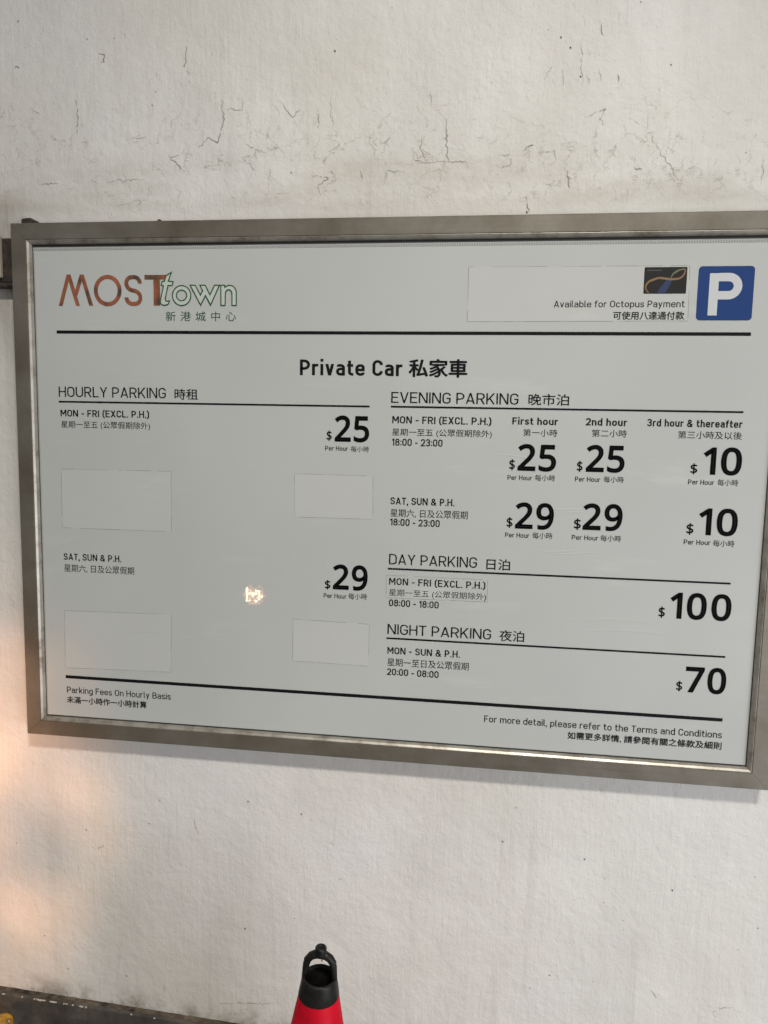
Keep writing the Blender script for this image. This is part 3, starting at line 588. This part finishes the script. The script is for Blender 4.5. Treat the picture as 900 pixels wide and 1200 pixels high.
bm = bmesh.new()
xs = [-8 + 16 * i / 40 for i in range(41)]; ys = [0.15 - 9 * i / 24 for i in range(25)]
gv = [[bm.verts.new((x, y, floor_z(x) + random.uniform(-.001, .001))) for y in ys] for x in xs]
for a, b in zip(gv, gv[1:]):
    for k in range(len(ys) - 1): bm.faces.new((a[k + 1], b[k + 1], b[k], a[k]))
o = obj('floor', bm, M_FLOOR); o['kind'] = 'structure'

WY = 0.025                                     # wall face
bm = bmesh.new()
box(bm, -4.5, 4.5, WY, 0.27, -0.30, 3.4)
def crack(pts, y):
    P_ = [Vector(p) for p in pts]; line = [P_[0]]
    for a, b in zip(P_, P_[1:]):
        k = max(2, int((b - a).length / 0.004)); dr = (b - a).normalized(); nn = Vector((-dr.y, dr.x))
        for j in range(1, k + 1): line.append(a + (b - a) * j / k + (nn * random.gauss(0, 0.0014) if j < k else nn * 0))
    m_ = len(line); wmax = random.choice((0.0004, 0.0005, 0.0007, 0.0010))
    ws = [wmax * (0.25 + 0.75 * math.sin(math.pi * (i + 0.4) / m_)) * random.uniform(0.35, 1.15) for i in range(m_)]
    for i in range(m_ - 1):
        if random.random() < 0.07: continue
        d_ = (line[i + 1] - line[i]).normalized(); nn = Vector((-d_.y, d_.x))
        plate(bm, [line[i] - nn * ws[i], line[i + 1] - nn * ws[i + 1], line[i + 1] + nn * ws[i + 1], line[i] + nn * ws[i]], y, 1)
for i, c in enumerate(CRACKS): crack(c, WY - 0.0006 - i * 0.000004)
for i, (x, z) in enumerate(DOTS):
    r_ = random.uniform(0.0008, 0.0019); k = 9; ph = random.random() * 6
    plate(bm, [(x + r_ * random.uniform(.6, 1.2) * math.cos(ph + 2 * math.pi * j / k), z + r_ * random.uniform(.6, 1.3) * math.sin(ph + 2 * math.pi * j / k)) for j in range(k)], WY - 0.0009 - i * 0.000004, 2)
o = obj('plaster_wall', bm, (M_WALL, M_CRACK, M_SPOT))
tag(o, 'off-white painted plaster wall, cracked and stained, behind the parking price sign', 'wall')

bm = bmesh.new()
kx = [-4.5 + 0.012 * i for i in range(int(9 / 0.012) + 1)]
rows = []
for x in kx:
    zt = kerb_top(x); j1 = random.gauss(0, .0007); j2 = random.gauss(0, .0009); chip = random.random() < .08
    c0 = 0.0035 if chip else 0.0
    rows.append([bm.verts.new((x, 0.12, zt)), bm.verts.new((x, 0.012 + j1 + c0, zt + random.gauss(0, .0003))), bm.verts.new((x, 0.0075 + j1, zt - 0.004 - c0 + j2)), bm.verts.new((x, 0.005, zt - 0.03)), bm.verts.new((x, 0.004, floor_z(x) - 0.05))])
for a, b in zip(rows, rows[1:]):
    for k, mi in ((0, 1), (1, 0), (2, 0), (3, 0)):
        fc = bm.faces.new((a[k], a[k + 1], b[k + 1], b[k])); fc.material_index = mi
# paint chipped off along the arris, showing pale mortar
x = -1.4
while x < 0.3:
    l_ = random.choice((0.002, 0.003, 0.005, 0.008, 0.014, 0.026)) * random.uniform(.7, 1.3)
    if random.random() < (0.75 if x < -0.68 else 0.4):
        k = max(3, int(l_ / 0.003)); up = []; lo = []
        for j in range(k + 1):
            xx = x + l_ * j / k; e = math.sin(math.pi * j / k) if 0 < j < k else 0.15
            up.append((xx, 0.0094 - .0012 - .0006 * e, kerb_top(xx) - 0.0014 + 0.0006 * e)); lo.append((xx, 0.0058, kerb_top(xx) - 0.0022 - random.uniform(.0003, .0020) * e))
        up_v = [bm.verts.new(p) for p in up]; lo_v = [bm.verts.new(p) for p in lo]
        for j in range(k): bm.faces.new((up_v[j], lo_v[j], lo_v[j + 1], up_v[j + 1])).material_index = 2
    x += l_ + random.uniform(0.001, 0.018)
bmesh.ops.recalc_face_normals(bm, faces=bm.faces)
o = obj('concrete_kerb', bm, (M_KERB, M_LEDGE, M_CHIP))
tag(o, 'dark grey kerb with chipped pale edge along the foot of the wall', 'kerb')

# ------------------------------------------------------------------ the sign
OX0, OX1, OZ0, OZ1 = -0.893, 0.5305, 0.8755, 1.8755
FY = -0.012
sign = thing('parking_sign', 'wide white car park price board in a grey metal frame on the wall', 'sign', ((OX0 + OX1) / 2, WY, OZ0))
PROF = [(0, WY - .0005), (0, FY + .0014), (.0014, FY), (.0295, FY), (.0302, FY + .0016), (.0312, FY + .0013), (.0345, FY + .004), (.0368, FY + .009), (.0372, -.0004)]
def rail(a, b, inw):
    """mitred rail from corner a to corner b; inw = inward direction in xz"""
    bm = bmesh.new(); a = Vector(a); b = Vector(b); dr = (b - a).normalized(); inw = Vector(inw)
    ra = [bm.verts.new((a.x + (inw.x + dr.x) * p, y, a.y + (inw.y + dr.y) * p)) for p, y in PROF]
    rb = [bm.verts.new((b.x + (inw.x - dr.x) * p, y, b.y + (inw.y - dr.y) * p)) for p, y in PROF]
    for k in range(len(PROF) - 1): bm.faces.new((ra[k], rb[k], rb[k + 1], ra[k + 1])).material_index = 1 if k >= 4 else 0
    bmesh.ops.recalc_face_normals(bm, faces=bm.faces)
    o_ = obj('frame_rail', bm, (M_METAL, M_LIP), sign); return o_
e = 0.00025                                    # hairline mitre joint
rail((OX0 + e, OZ1), (OX1 - e, OZ1), (0, -1)); rail((OX0 + e, OZ0), (OX1 - e, OZ0), (0, 1))
rail((OX0, OZ0 + e), (OX0, OZ1 - e), (1, 0)); rail((OX1, OZ0 + e), (OX1, OZ1 - e), (-1, 0))
PX0, PX1, PZ0, PZ1 = OX0 + .0355, OX1 - .0355, OZ0 + .0375, OZ1 - .0385
bm = bmesh.new(); box(bm, OX0 + .004, OX1 - .004, 0.0, 0.008, OZ0 + .004, OZ1 - .004)
obj('panel', bm, M_PANEL, sign)
bm = bmesh.new(); box(bm, OX0 + .003, OX1 - .003, 0.0082, WY - .001, OZ0 + .003, OZ1 - .003); obj('backing_tray', bm, M_GASKET, sign)
bm = bmesh.new(); g_ = .0032
for x0, x1, z0, z1 in ((PX0, PX1, PZ1 - g_, PZ1 + .001), (PX0, PX1, PZ0 - .001, PZ0 + .0016), (PX0 - .001, PX0 + .0024, PZ0, PZ1), (PX1 - .0026, PX1 + .001, PZ0, PZ1)):
    box(bm, x0, x1, -.0012, -.0001, z0, z1)
obj('gasket', bm, M_GASKET, sign)
bm = bmesh.new(); zt = PZ1 - g_ - .0012                    # fine dotted border printed round the panel
x = PX0 + .004
while x < PX1 - .006:
    plate(bm, [(x, zt - .0040), (x + .0027, zt - .0040), (x + .0027, zt - .0008), (x, zt - .0008)], -.0004); x += .0043
plate(bm, [(PX0 + .003, zt - .0052), (PX1 - .003, zt - .0052), (PX1 - .003, zt - .0047), (PX0 + .003, zt - .0047)], -.0004)
z = PZ0 + .004
while z < PZ1 - .014:
    for xx in (PX0 + .0030,): plate(bm, [(xx, z), (xx + .0018, z), (xx + .0018, z + .0022), (xx, z + .0022)], -.0004)
    z += .0043
obj('dotted_border', bm, M_DOT, sign)
for xx, l_, hgt in ((-.8735, .040, .0105), (-.604, .010, .004)):
    bm = bmesh.new(); zb = OZ1 + .0002
    q = [(xx, zb), (xx + l_, zb), (xx + l_ * .62, zb + hgt * .55), (xx + l_ * .46, zb + hgt), (xx + l_ * .06, zb + hgt * .9), (xx, zb + hgt * .7)]
    a = [bm.verts.new((x, -.006, z)) for x, z in q]; b = [bm.verts.new((x, .018, z)) for x, z in q]
    bm.faces.new(a); bm.faces.new(list(reversed(b)))
    for k in range(len(q)): bm.faces.new((a[k], a[(k + 1) % len(q)], b[(k + 1) % len(q)], b[k]))
    bmesh.ops.recalc_face_normals(bm, faces=bm.faces); obj('mounting_tab', bm, M_DARKMETAL, sign)

# rules
for x0, x1, z, t in ((-.8118, .4486, 1.6763, .0058), (-.8115, -.2038, 1.5444, .0033), (-.1645, .4455, 1.5448, .0033), (-.1640, .4447, 1.2453, .0033), (-.1640, .4447, 1.1124, .0033), (-.8130, .4476, .9961, .0062)):
    bm = bmesh.new(); plate(bm, [(x0, z - t / 2), (x1, z - t / 2), (x1, z + t / 2), (x0, z + t / 2)], -.0005); obj('rule_line', bm, M_INK, sign)

# blank stickers
def sticker(name, q, mat_, tilt=0.0):
    bm = bmesh.new(); F_ = [(x, z) for x, z in q]
    cx = sum(p[0] for p in q) / 4; cz = sum(p[1] for p in q) / 4
    a = [bm.verts.new((x, -.00025, z)) for x, z in F_]; b = [bm.verts.new((x, -.00001, z)) for x, z in F_]
    f0 = bm.faces.new(a)
    for k in range(4): bm.faces.new((a[k], a[(k + 1) % 4], b[(k + 1) % 4], b[k]))
    bmesh.ops.recalc_face_normals(bm, faces=bm.faces)
    # shade line of the sticker's thickness, painted as a broken, uneven strip
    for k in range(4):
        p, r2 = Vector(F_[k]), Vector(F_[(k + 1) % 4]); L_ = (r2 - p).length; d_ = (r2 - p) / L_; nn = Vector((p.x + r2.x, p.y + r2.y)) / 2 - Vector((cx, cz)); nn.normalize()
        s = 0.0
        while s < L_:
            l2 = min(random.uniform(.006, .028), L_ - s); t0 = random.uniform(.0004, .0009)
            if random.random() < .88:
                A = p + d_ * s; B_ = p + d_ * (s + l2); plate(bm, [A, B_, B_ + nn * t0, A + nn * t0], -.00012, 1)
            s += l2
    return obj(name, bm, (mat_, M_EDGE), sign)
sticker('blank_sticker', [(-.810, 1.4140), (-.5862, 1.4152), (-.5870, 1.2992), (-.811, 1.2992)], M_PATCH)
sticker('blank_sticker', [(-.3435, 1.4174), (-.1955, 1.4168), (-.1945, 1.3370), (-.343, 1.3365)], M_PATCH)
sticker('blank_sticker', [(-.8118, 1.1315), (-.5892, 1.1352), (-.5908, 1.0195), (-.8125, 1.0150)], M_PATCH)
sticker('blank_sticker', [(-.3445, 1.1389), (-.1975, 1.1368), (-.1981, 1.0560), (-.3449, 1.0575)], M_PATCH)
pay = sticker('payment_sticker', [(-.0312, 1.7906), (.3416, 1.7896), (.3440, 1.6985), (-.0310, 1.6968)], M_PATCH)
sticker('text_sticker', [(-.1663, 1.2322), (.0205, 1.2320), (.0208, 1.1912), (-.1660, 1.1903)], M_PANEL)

# creases and scraps of old tape under the film
for x0, x1, z, hgt in ((.07, .215, 1.369, .006), (.13, .24, 1.364, .0045), (.10, .19, 1.2915, .004), (.12, .235, 1.288, .003), (.02, .12, 1.4595, .004), (-.71, -.60, 1.095, .0035), (-.59, -.54, 1.092, .003), (.16, .33, 1.168, .005), (.17, .36, 1.148, .004)):
    bm = bmesh.new(); k = 14; top = []; mid = []; bot = []
    for j in range(k + 1):
        u = j / k; e_ = math.sin(math.pi * u) ** .6; xx = x0 + (x1 - x0) * u; zz = z + .0025 * math.sin(5 * u + x0 * 30)
        top.append(bm.verts.new((xx, -.00003, zz + hgt * e_ * .5 + .0001))); mid.append(bm.verts.new((xx, -.00003 - .00045 * e_, zz))); bot.append(bm.verts.new((xx, -.00003, zz - hgt * e_ * .5 - .0001)))
    for j in range(k):
        bm.faces.new((top[j], mid[j], mid[j + 1], top[j + 1])); bm.faces.new((mid[j], bot[j], bot[j + 1], mid[j + 1]))
    bm.normal_update()
    for fc in bm.faces:
        if fc.normal.y > 0: fc.normal_flip()
    obj('film_crease', bm, M_PANEL, sign, True)

# printed lettering
STY = {'H': ('heading', .165, M_INK), 'L': ('section_heading', .108, M_INK), 'M': ('schedule_text', .15, M_INK), 'B': ('column_heading', .165, M_INK),
       'S': ('price_caption', .13, M_INK2), 'N': ('small_print', .12, M_INK2)}
for s, t, x0, x1, z, cap in TEXT:
    if s == 'P':
        figures('price_figure', t, x0, x1, z - .0004, .0487, .021, M_INK, sign, .075 if t[0] != '1' else .10)
    elif s == 'D':
        figures('dollar_mark', t, x0, x1, z, cap, .016, M_INK, sign, .0)
    else:
        nm, wt, m_ = STY[s]; c2 = {'L': .0195, 'M': .0129, 'B': .0127, 'S': .0085, 'N': .0126}.get(s, cap)
        if 'Available' in t: c2 = .0112
        y_ = -.0005; lettering(nm, t, x0, x1, z, c2, wt, m_, pay if 'Available' in t else sign, y_)
for s, t, x0, x1, z, hgt in CJK:
    bold = {'b': .0011, 'm': .00022, 'r': 0, 's': 0, 'k': .0003, 'g': 0}[s]
    nm = {'b': 'heading', 'm': 'section_heading', 'r': 'schedule_text', 's': 'price_caption', 'k': 'small_print', 'g': 'logo_subtitle'}[s]
    hanzi(nm, t, x0, x1, z, hgt, bold, M_GREEN if s == 'g' else (M_INK2 if s in 'rs' else M_INK), pay if '八達' in t else sign, 1.75 if s == 'g' else 1.0)

# logo
logo = None
bm = bmesh.new(); y_ = -.0005
def slab(p, q, hw, y): plate(bm, [(p[0] - hw, p[1]), (p[0] + hw, p[1]), (q[0] + hw, q[1]), (q[0] - hw, q[1])], y)
b_, t_ = 1.7252, 1.7815; hw = .0039
slab((-.8022, b_), (-.7846, t_ + .0015), hw, y_); slab((-.7670, b_), (-.7846, t_ + .0015), hw, y_ - .00002)
slab((-.7716, 1.7520 - .008), (-.7580, t_ + .0015), hw, y_ - .00001); slab((-.7402, b_), (-.7580, t_ + .0015), hw, y_ - .00003)
def ell(cx, cz, rx, rz, k=56): return [Vector((cx + rx * math.cos(2 * math.pi * j / k), cz + rz * math.sin(2 * math.pi * j / k))) for j in range(k)]
def ring(bm_, out, inn, y, mi=0):
    k = len(out)
    for j in range(k): plate(bm_, [out[j], out[(j + 1) % k], inn[(j + 1) % k], inn[j]], y, mi)
ring(bm, ell(-.7068, 1.7531, .0276, .0289), ell(-.7068, 1.7531, .0199, .0212), y_)
sp = fillet([(-.6425, 1.7655), (-.6425, 1.7775), (-.6695, 1.7775), (-.6695, 1.7560), (-.6420, 1.7500), (-.6420, 1.7285), (-.6695, 1.7285), (-.6695, 1.7405)], .0135, False)
for i, q in enumerate(ribbon(sp, .0076, False)): plate(bm, q, y_)
plate(bm, [(-.6335, 1.7727), (-.5865, 1.7727), (-.5835, 1.7812), (-.6335, 1.7812)], y_)
plate(bm, [(-.6160, b_), (-.6032, b_), (-.6032, 1.7727), (-.6160, 1.7727)], y_)
obj('logo_wordmark', bm, M_COPPER, sign)
bm = bmesh.new(); lw = .0021
def outline(pts, y, closed=True, mi=0):
    for q in ribbon([Vector(p) for p in pts], lw, closed): plate(bm, q, y, mi)
def smooth(pts, idx, r_): return fillet(pts, [r_ if i in idx else 0 for i in range(len(pts))], True)
tp = smooth(LOGO['t'], {5, 6, 8, 9, 10, 11}, .006); outline(tp, y_ - .0004)
oo, oi = ell(-.5610, 1.7434, .0178, .0180), ell(-.5612, 1.7436, .0100, .0097); outline(oo, y_ - .0004); outline(oi, y_ - .0004)
outline(LOGO['w'], y_ - .00042)
np_ = smooth(LOGO['n'], {3, 4, 5, 8, 9, 10, 11}, .010); outline(np_, y_ - .00044)
plate(bm, tp, y_ - .0002, 1); ring(bm, oo, oi, y_ - .0002, 1); plate(bm, LOGO['w'], y_ - .00022, 1); plate(bm, np_, y_ - .00024, 1)
obj('logo_outline_word', bm, (M_GREEN, M_GFILL), sign)

# parking emblem
bm = bmesh.new(); plate(bm, fillet([(.3572, 1.6990), (.4478, 1.6990), (.4478, 1.7889), (.3572, 1.7889)], .0065, True), -.0004)
emb = obj('parking_emblem', bm, M_BLUE, sign)
bm = bmesh.new(); cap = .0700; x0 = .3757; z0 = 1.7072; wd = .0150
for q in ribbon([Vector((x0 + wd / 2, z0)), Vector((x0 + wd / 2, z0 + cap))], wd, False): plate(bm, q, -.0007)
for q in ribbon(fillet([(x0 + wd, z0 + cap - wd / 2 + .001), (.4222, z0 + cap - wd / 2 + .001), (.4222, z0 + .0335), (x0 + wd, z0 + .0335)], .0175, False), wd * .92, False): plate(bm, q, -.00072)
obj('emblem_letter', bm, M_WHITE, emb)

# little card picture
cx0, cx1, cz0, cz1 = .2682, .3385, 1.7437, 1.7880
bm = bmesh.new(); plate(bm, fillet([(cx0, cz0), (cx1, cz0), (cx1, cz1), (cx0, cz1)], .0018, True), -.0006)
card = obj('payment_card_picture', bm, M_CARD, pay)
M_TAN = mat('tan_card_print', (0.21, 0.115, 0.05), 0.4); M_OLIVE = mat('olive_card_print', (0.12, 0.125, 0.065), 0.4); M_NAVY = mat('navy_card_print', (0.012, 0.026, 0.085), 0.4); M_GREYP = mat('grey_card_print', (.05, .05, .05), .5)
U = lambda u, v: Vector((cx0 + u * (cx1 - cx0), cz0 + v * (cz1 - cz0)))
bm = bmesh.new()
plate(bm, [U(.33, .03), U(.50, .03), U(.58, .20), U(.66, .50), U(.52, .50), U(.44, .34), U(.36, .16)], -.0008, 2)
def swoosh(pts, w0, y, mi):
    pts = fillet([U(*p) for p in pts], .012, False); k = len(pts)
    for j in range(k - 1):
        a, b = pts[j], pts[j + 1]; d_ = (b - a).normalized(); nn = Vector((-d_.y, d_.x)); wa = w0 * (.45 + .75 * math.sin(math.pi * j / k)); wb = w0 * (.45 + .75 * math.sin(math.pi * (j + 1) / k))
        plate(bm, [a - nn * wa, b - nn * wb, b + nn * wb, a + nn * wa], y, mi)
swoosh([(.12, .04), (.02, .22), (.10, .46), (.34, .60), (.62, .54), (.84, .56), (.97, .78), (.94, .93)], .0016, -.0009, 0)
swoosh([(.62, .54), (.66, .74), (.80, .88), (.94, .93)], .0014, -.00095, 1)
plate(bm, [U(.06, .86), U(.40, .86), U(.40, .895), U(.06, .895)], -.0008, 3)
obj('card_swirl', bm, (M_TAN, M_OLIVE, M_NAVY, M_GREYP), card)

# ------------------------------------------------------------------ bracket at the left edge
br = thing('wall_bracket', 'small dark rusty metal bracket on the wall, left of the sign', 'bracket', (-.93, WY, 1.76))
bm = bmesh.new(); box(bm, -.985, -.8975, .006, WY - .0005, 1.770, 1.8535); bevel(bm, .003, 2); obj('bracket_body', bm, M_DARKMETAL, br)
bm = bmesh.new(); box(bm, -1.0, -.9215, -.004, .0055, 1.778, 1.8575); bevel(bm, .002, 2); obj('cover_plate', bm, M_PALEPLATE, br)
bm = bmesh.new(); box(bm, -1.0, -.899, .0005, WY - .0006, 1.7615, 1.7695); bevel(bm, .002, 2); obj('bottom_lip', bm, M_DARKMETAL, br)

# ------------------------------------------------------------------ traffic cone (built in its own axes, standing on the ramp)
cone = thing('traffic_cone', 'red traffic cone with a black looped top standing below the sign', 'cone', (-.2445, -.300, floor_z(-.2445)))
cone.rotation_euler = (0, math.radians(2.0), 0); LOCAL.add(cone.name)
bm = bmesh.new(); lathe(bm, [(.1405, .026), (.139, .032), (.0312, .6245), (.0300, .6260), (.0290, .60)], 64); obj('cone_body', bm, M_RED, cone, True)
bm = bmesh.new(); box(bm, -.18, .18, -.18, .18, 0, .028); bevel(bm, .008, 3); obj('base_plate', bm, M_RUBBER, cone)
bm = bmesh.new(); lathe(bm, [(.0304, .6205), (.0318, .6208), (.0321, .6230), (.0277, .6480), (.0270, .6508), (.0256, .6520), (.0232, .6515), (.0218, .6480), (.0212, .6250), (.0205, .56), (.0205, .50)], 56, cap1=False)
for fc in bm.faces: fc.smooth = True
collar = obj('top_collar', bm, M_RUBBER, cone, True)
bm = bmesh.new(); lathe(bm, [(.0205, .505), (.001, .505)], 24); obj('collar_floor', bm, M_RUBBER, collar)
bm = bmesh.new()
arch = [(-.0246, 0, .640), (-.0234, 0, .655), (-.0220, 0, .669), (-.0198, 0, .6770), (-.0148, 0, .6835), (-.008, 0, .6870), (0, 0, .6880), (.008, 0, .6870), (.0148, 0, .6835), (.0194, 0, .6770), (.0214, 0, .669), (.0230, 0, .655), (.0242, 0, .640)]
tube(bm, arch, [.0044, .0048, .0054, .0059, .0063, .0065, .0066, .0065, .0063, .0059, .0054, .0048, .0044], 14, 1.0)
obj('handle_loop', bm, M_RUBBER, cone, True)
bm = bmesh.new(); lathe(bm, [(.0085, .6860), (.0090, .6880), (.0090, .6985), (.0082, .7003), (.0056, .7008), (.0048, .6990), (.0008, .6990)], 28); obj('handle_knob', bm, M_RUBBER, cone, True)
bm = bmesh.new(); tube(bm, [(.0022, -.001, .684), (.0028, -.001, .6765)], [.0012, .0007], 8); obj('mould_flash', bm, M_RUBBER, cone)
bm = bmesh.new(); tube(bm, [(-.0225, 0, .6765), (-.0258, 0, .6780)], [.0026, .0016], 8); obj('handle_nub', bm, M_RUBBER, cone)

# ------------------------------------------------------------------ yellow post top in the lower left corner
xp, yp = YPOST
post = thing('yellow_post', 'worn yellow post with a bright stud, only its top edge showing bottom left', 'post', (xp, yp, floor_z(xp)))
bm = bmesh.new(); zt = YTOP
lathe(bm, [(.022, floor_z(xp) - .01), (.022, zt - .02), (.021, zt - .008), (.017, zt - .002), (.010, zt), (.0005, zt + .0005)], 32, axis=(xp, yp)); obj('post_tube', bm, M_YELLOW, post, True)
bm = bmesh.new(); bmesh.ops.create_icosphere(bm, subdivisions=2, radius=.0022, matrix=Matrix.Translation((xp + .0185, yp - .004, zt - .001))); obj('stud', bm, M_STUD, post, True)

# ------------------------------------------------------------------ stand-in for a car headlamp, on an added post, mirrored in the sign's gloss
lx, ly, lz = -1.205, -2.5, .592
lamp = thing('headlamp_standin', 'stand-in for a warm car headlamp, on an added post, facing the sign, seen as a glint in its gloss', 'lamp', (lx, ly - .06, floor_z(lx)))
bm = bmesh.new(); box(bm, lx - .025, lx + .025, ly - .09, ly - .04, floor_z(lx) - .02, lz - .065); bevel(bm, .006, 2); obj('added_lamp_post', bm, M_DARKMETAL, lamp)
bm = bmesh.new(); box(bm, lx - .075, lx + .075, ly - .115, ly - .012, lz - .064, lz + .064); bevel(bm, .012, 3); head = obj('lamp_head', bm, M_DARKMETAL, lamp)
bm = bmesh.new()
pat = ["..+..+..", ".#+++.+.", ".##+##+.", "+#####+.", "+#+#+##+", ".#+++#+.", ".##+#++.", "..++++.."][::-1]
for j, row in enumerate(pat):
    for i, c in enumerate(row):
        if c == '.': continue
        a0 = lx - .070 + i * .0175; b0 = lz - .056 + j * .0140; s = random.uniform(.0, .003)
        q = [(a0 + s, ly - .010, b0 + s), (a0 + .0168 - s, ly - .010, b0 + s), (a0 + .0168 - s, ly - .010, b0 + .0132), (a0 + s, ly - .010, b0 + .0132)]
        p = bm.verts.new((a0 + .0085, ly - .005, b0 + .0066)); v = [bm.verts.new(t) for t in q]
        for k in range(4): bm.faces.new((v[k], v[(k + 1) % 4], p)).material_index = 0 if c == '#' else 1
bmesh.ops.recalc_face_normals(bm, faces=bm.faces)
obj('lamp_lens', bm, (M_LAMP, M_LAMP2), head)
